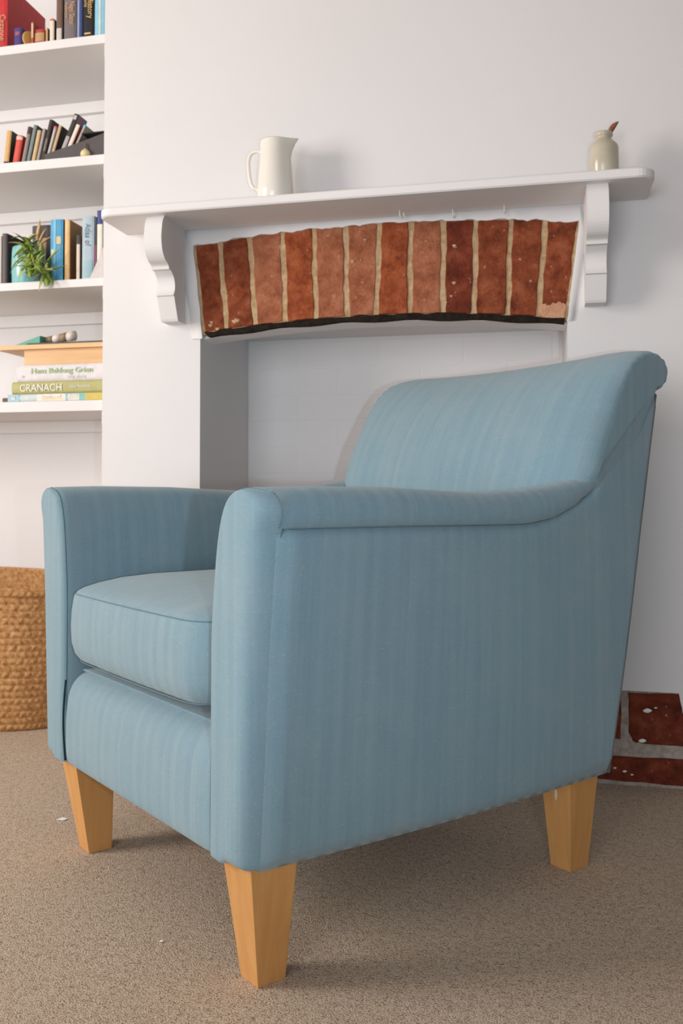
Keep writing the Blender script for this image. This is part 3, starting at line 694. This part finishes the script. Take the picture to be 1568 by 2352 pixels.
def arms(sgn):
    X = lambda l, d=0.0: CO + .009 * min(1, max(0, d) / .68) + sgn * l
    # outer side panel
    top = crom([(-.018, .594), (.1, .592), (.25, .590), (.37, .588), (.47, .587), (.535, .595), (.59, .613), (.644, .637), (.666, .662), (.682, .70), (.708, .738), (.748, .784), (.770, .801), (.80, .812), (.829, .814)], 3)
    m = len(top); P, U = [], []
    nz = 26
    # arc-length match for the bottom
    al = [0]
    for a, b in zip(top, top[1:]): al.append(al[-1] + np.linalg.norm(b - a))
    dep = [p[0] for p in top]; d0, d1 = dep[0], dep[-1]
    for i in range(m):
        f = (dep[i] - d0) / (d1 - d0)
        bx_ = -.018 + f * .698; row, ur = [], []
        bz = .163 - .005 * math.sin(math.pi * f)
        for j in range(nz + 1):
            t = j / nz; d = bx_ + (top[i][0] - bx_) * t; z = bz + (top[i][1] - bz) * t
            l = lout(min(z, .6), d) - (.004 * max(0, (.02 - t) / .02)) - .004 * max(0, (t - .97) / .03)
            row.append((X(l, d), d, z)); ur.append((d, z))
        P.append(row); U.append(ur)
    so = grid('side_panel', P, FABRIC, chair, U)
    md = so.modifiers.new('thickness', 'SOLIDIFY'); md.thickness = .005; md.offset = 0
    hem = [(P[i][0][0] - sgn * .001, P[i][0][1], P[i][0][2] + .0015) for i in range(m)]
    tube('hem', hem, .0032, FABRIC, so, 8, uv=[(p[1], p[2]) for p in hem for _ in range(8)])
    # arm pad and inner side
    P, U = [], []
    lips = [(-.030, .016), (-.0370, .0125), (-.0395, .0090), (-.0390, .0055), (-.0365, .0028), (-.0320, .0008), (-.026, 0)]
    for d, ins in lips + [(d_, 0) for d_ in list(np.linspace(-.018, .46, 25)) + list(np.linspace(.48, .650, 16))]:
        s = section(max(d, -.018)); acc = 0; row, ur = [], []
        if ins:
            s2 = []
            for k in range(len(s)):
                t_ = s[min(k + 1, len(s) - 1)] - s[max(k - 1, 0)]; t_ = t_ / (np.linalg.norm(t_) + 1e-9)
                s2.append(s[k] + np.array((-t_[1], t_[0])) * ins * min(1, max(0, (lout(.6, 0) - .012 - s[k][0]) / .03)))
            s = s2
        for k, p in enumerate(s):
            if k: acc += float(np.linalg.norm(s[k] - s[k - 1]))
            f_ = min(1, max(0, (lout(.6, 0) - .012 - p[0]) / .03)); f_ = f_ * f_ * (3 - 2 * f_); de = d if d >= -.018 else -.018 + (d + .018) * f_
            row.append((X(p[0], d), de, p[1])); ur.append((d, acc))
        P.append(row); U.append(ur)
    arm = grid('arm', P, FABRIC, chair, U)
    mid = [ (X(sum(p[0] for p in section(.658)) / len(section(.658))), .662, .62) ]
    # front of the arm: padded panel wrapped round the corner
    s = section(-.018, 3); r = .022 if sgn < 0 else .008; lo = lout(.6, -.018); ZT_ = .6440
    inn_ = sorted([(float(p[1]), float(p[0])) for p in s if p[0] < lo - .037] + [(.163, LI), (.25, LI)])
    out_ = [(z, lout(z, -.018)) for z in (.163 + r, .25, .35, .45, .54, .585)] + [(.597, lo + .003), (.606, lo + .0065), (.618, lo + .0082), (.628, lo + .004), (.6355, lo - .004), (.6405, lo - .015), (ZT_, lo - .038)]
    out_ = [(.163 + r - r * math.cos(a), lout(.163, 0) - r + r * math.sin(a)) for a in np.linspace(0, math.pi / 2, 6)][:-1] + out_
    inn_ = [(q_[0] - .0015 if q_[0] > .5 else q_[0], q_[1] + .002) for q_ in inn_ if q_[0] < ZT_ - .0005] + [(ZT_, lo - .038)]
    fi = lambda z: float(np.interp(z, [q_[0] for q_ in inn_], [q_[1] for q_ in inn_])); fo = lambda z: float(np.interp(z, [q_[0] for q_ in out_], [q_[1] for q_ in out_]))
    zz = [.163, .1635, .165, .168, .173, .180, .190] + list(np.linspace(.205, .56, 26)) + list(ZT_ - (ZT_ - .57) * (1 - np.sin(np.linspace(0, math.pi / 2, 22)))) 
    P, U = [], []
    for z in zz:
        l0, l1 = fi(z), fo(z); hw = (l1 - l0) / 2; row, ur = [], []
        for s_ in np.sin(np.linspace(-math.pi / 2, math.pi / 2, 25)):
            e_ = (1 - abs(s_)) * hw; e_ = min(e_, (z - .163) * 1.6 + .0035)
            bl = min(1, max(0, (z - .585) / .04)); l = (l0 + l1) / 2 + hw * s_; d0_ = -.034 if s_ < 0 else -.012 - .022 * bl * min(1, max(0, (lo - .008 - l) / .03)); q_ = min(1, e_ / (.012 if s_ < 0 else .026))
            mx = -.0445 - .002 * (1 - s_ * s_)
            d = d0_ + (mx - d0_) * math.sqrt(max(0, 1 - (1 - q_) ** 2))
            l = (l0 + l1) / 2 + hw * s_; row.append((X(l), d, z)); ur.append((l + (.03 * (1 - q_) ** 2 if s_ > 0 else 0), z))
        P.append(row); U.append(ur)
    af = grid('arm_front', P, FABRIC, chair, U)
    pp = [(P[k][-1][0], P[k][-1][1] - .0006, P[k][-1][2]) for k in range(6, len(zz), 2)] + [(P[k][0][0], P[k][0][1] - .0035, P[k][0][2]) for k in range(len(zz) - 2, 6, -2)]
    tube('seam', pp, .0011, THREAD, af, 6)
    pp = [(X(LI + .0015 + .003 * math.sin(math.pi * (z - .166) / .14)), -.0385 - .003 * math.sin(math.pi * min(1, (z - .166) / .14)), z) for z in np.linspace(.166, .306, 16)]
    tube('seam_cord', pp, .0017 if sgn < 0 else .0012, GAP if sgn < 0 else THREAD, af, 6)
    # seam roll under the arm pad
    pp = [(X(lout(.6, d) - .0015, d), d, zseam(d) + .0005) for d in np.linspace(-.012, .655, 50)]
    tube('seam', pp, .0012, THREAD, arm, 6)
arms(1); arms(-1)
# front panel under the cushion
sec = crom([(-.028, .160), (-.037, .164), (-.0415, .178), (-.0430, .21), (-.0420, .250), (-.0370, .285), (-.024, .307), (-.002, .319), (.04, .324), (.58, .326)], 4)
ls = np.linspace(-LI - .004, LI + .004, 41); P, U = [], []
for l in ls:
    e_ = max(0, (abs(l) - LI + .016) / .018); row, ur = [], []; acc = 0
    for k, p in enumerate(sec):
        if k: acc += float(np.linalg.norm(sec[k] - sec[k - 1]))
        row.append((CO + l, p[0] + .007 * min(1, e_) ** 2 * (1 if p[0] < 0 else 0), p[1])); ur.append((l, acc))
    P.append(row); U.append(ur)
grid('front_panel', P, FABRIC, chair, U)
DUST = plain('black_lining_cloth', (46, 46, 48), .9, .1)
box('lining_cloth', CO - .325, CO + .325, -.010, .672, .163, .168, DUST, chair)
# seat cushion
cx0, cx1, cy0, cy1 = CO - LI + .004, CO + LI - .010, -.045, .575
def rrect(o_, r, m=9):
    pts = []; x0, x1, y0, y1 = cx0 + o_, cx1 - o_, cy0 + o_, cy1 - o_; r = max(.002, r)
    for (cx, cy, a0) in ((x1 - r, y0 + r, -90), (x1 - r, y1 - r, 0), (x0 + r, y1 - r, 90), (x0 + r, y0 + r, 180)):
        for a in np.linspace(a0, a0 + 90, m): pts.append((cx + r * math.cos(R(a)), cy + r * math.sin(R(a))))
    out = []                                       # densify the straight runs
    for i in range(len(pts)):
        a, b = pts[i], pts[(i + 1) % len(pts)]; L = math.dist(a, b); k = 12 if (i % m == m - 1) else 1
        for j in range(k): out.append((a[0] + (b[0] - a[0]) * j / k, a[1] + (b[1] - a[1]) * j / k))
    return out
LAY = [(.10, .339), (.040, .341), (.022, .344), (.010, .350), (.0025, .361), (-.002, .378), (-.0035, .405), (-.0025, .432), (0, .452), (.0015, .459), (.0035, .4625), (.006, .466), (.014, .4715), (.030, .478), (.06, .486), (.10, .4915), (.15, .495), (.20, .4965), (.235, .497)]
V, Fc = [], []; nn = None
for o_, z in LAY:
    q_ = rrect(o_, (.058 - o_ * .3) if o_ < .14 else .01)
    nn = len(q_)
    for (x, y) in q_:
        bow = 0
        if y < .05: bow = -.007 * (1 - ((x - CO) / .25) ** 2) * max(0, 1 - abs(o_) / .05)
        cr = .004 * math.sin(7 * x + 3) * max(0, min(1, (o_ - .02) / .1)) if z > .46 else 0
        V.append((x, y + bow, z + cr + (.006 * max(0, 1 - abs(x - cx0) / .05) if z < .345 and y < 0 else 0)))
for k in range(len(LAY) - 1):
    for i in range(nn): Fc.append((k * nn + i, k * nn + (i + 1) % nn, (k + 1) * nn + (i + 1) % nn, (k + 1) * nn + i))
Fc += [tuple(range(nn - 1, -1, -1)), tuple(range((len(LAY) - 1) * nn, len(LAY) * nn))]
cus = mesh('seat_cushion', V, Fc, FABRIC, chair, True, 'box')
for (o_, z, r_) in ((.0026, .4622, .0010), (.0105, .3475, .0010)):
    pp = [(x, y + (-.007 * (1 - ((x - CO) / .25) ** 2) if y < .05 else 0), z) for x, y in rrect(o_, .058)]
    tube('seam', pp, r_ * .8, THREAD, cus, 6, closed=True)
# backrest with rolled top
prof_c = crom([(.552, .41), (.570, .50), (.588, .58), (.602, .645), (.613, .69), (.630, .735), (.652, .775), (.678, .817), (.708, .852), (.746, .880), (.788, .896), (.826, .896), (.854, .882), (.866, .858), (.862, .836), (.848, .819), (.826, .809)], 4)
n = len(prof_c)
NRM = []
for i in range(n):
    a, b = prof_c[max(i - 1, 0)], prof_c[min(i + 1, n - 1)]; t = b - a; t /= np.linalg.norm(t); NRM.append(np.array((t[1], -t[0])))   # inward (into the back)
P, U = [], []
HW = .328; CB = .006
for l in list(-HW * np.sin(np.linspace(math.pi / 2, 0, 26))) + list(HW * np.sin(np.linspace(0, math.pi / 2, 26)))[1:]:
    wq = max(0, (abs(l) - (HW - .085)) / .085); row, ur = [], []; acc = 0
    for k, p in enumerate(prof_c):
        if k: acc += float(np.linalg.norm(prof_c[k] - prof_c[k - 1]))
        z = p[1]
        rr = np.interp(z, [.4, .62, .70, .78, .84, .88], [.04, .037, .042, .042, .032, .018])
        if p[0] > .80: rr = .018
        off = rr * (1 - math.sqrt(max(0, 1 - wq * wq)))
        sag = -.012 * (1 - (l / HW) ** 2) ** 1 * max(0, min(1, (z - .78) / .08))
        pil = -.012 * (1 - (l / HW) ** 2) * math.sin(math.pi * min(1, max(0, (z - .45) / .40)))
        q_ = p + NRM[k] * off
        gath = 0
        if z > .80 and wq > .55: gath = .0022 * math.sin(acc * 260) * (wq - .55) / .45
        ov = min(1, max(0, (z - .645) / .04)); lx = l * (1 + (.042 if l > 0 else .0) * ov)
        row.append((CB + lx, float(q_[0]) + pil, float(q_[1]) + sag + gath)); ur.append((l, acc))
    P.append(row); U.append(ur)
bk_ = grid('backrest', P, FABRIC, chair, U)
# closed ends of the roll and gathered stitching
for sgn in (1, -1):
    row = P[-1] if sgn > 0 else P[0]
    sel = [r for r in row if r[2] > .60]
    V = [(p[0], p[1], p[2]) for p in sel] + [(CB + sgn * .327, .820, .803), (CB + sgn * .327, .78, .70), (CB + sgn * .327, .70, .62)]
    mesh('back_end', V, [tuple(range(len(V)))], FABRIC, bk_, False, 'box')
# rear panel
P, U = [], []
for l in np.linspace(-.336, .336, 15):
    row, ur = [], []
    for t in np.linspace(0, 1, 20):
        d = .680 + .149 * t + .003 * math.sin(math.pi * t); z = .162 + .652 * t
        row.append((-.001 + l, d, z)); ur.append((l, z))
    P.append(row); U.append(ur)
rp = grid('rear_panel', P, FABRIC, chair, U); md = rp.modifiers.new('thickness', 'SOLIDIFY'); md.thickness = .012; md.offset = 0
# legs
def leg(b, t):
    V = [(b[0], b[2], .0), (b[1], b[2], .0), (b[1], b[3], .0), (b[0], b[3], .0), (t[0], t[2], .166), (t[1], t[2], .166), (t[1], t[3], .166), (t[0], t[3], .166)]
    return mesh('leg', V, BOXF, LEGWOOD, chair, False, None, .0013)
leg((.255, .297, 0, .043), (.254, .323, -.028, .044)); leg((-.288, -.247, 0, .043), (-.312, -.244, -.028, .046))
lr = leg((.263, .305, .618, .664), (.261, .323, .595, .671)); leg((-.302, -.258, .618, .664), (-.320, -.258, .595, .671))
pk = lathe('wood_plug', [(.0003, -.0012), (.0035, -.001), (.0048, .0), (.0046, .001)], cm((226, 190, 158), .4), lr, 16,
           warp=lambda p, a, r, z: (.290 + p[0] * .75, .5992 + p[2] - .0002, .129 + p[1] * 2.2))
pk['label'] = 'pale oval plug in the leg'

# ------------------------------------------------------------------ scraps on the carpet
def scrap(x, y, s, label):
    V = [(x - s, y - s * .4, .001), (x + s * .7, y - s * .6, .0015), (x + s, y + s * .5, .001), (x - s * .3, y + s * .7, .002)]
    V += [(a, b, c + .0005) for a, b, c in V]
    return tag(mesh('paper_scrap', V, BOXF, SCRAP), label, 'scrap')
scrap(-.895, -.471, .010, 'white paper scrap on the carpet left of the front leg')
scrap(-.519, -.877, .003, 'tiny white paper fleck on the carpet between the front legs')
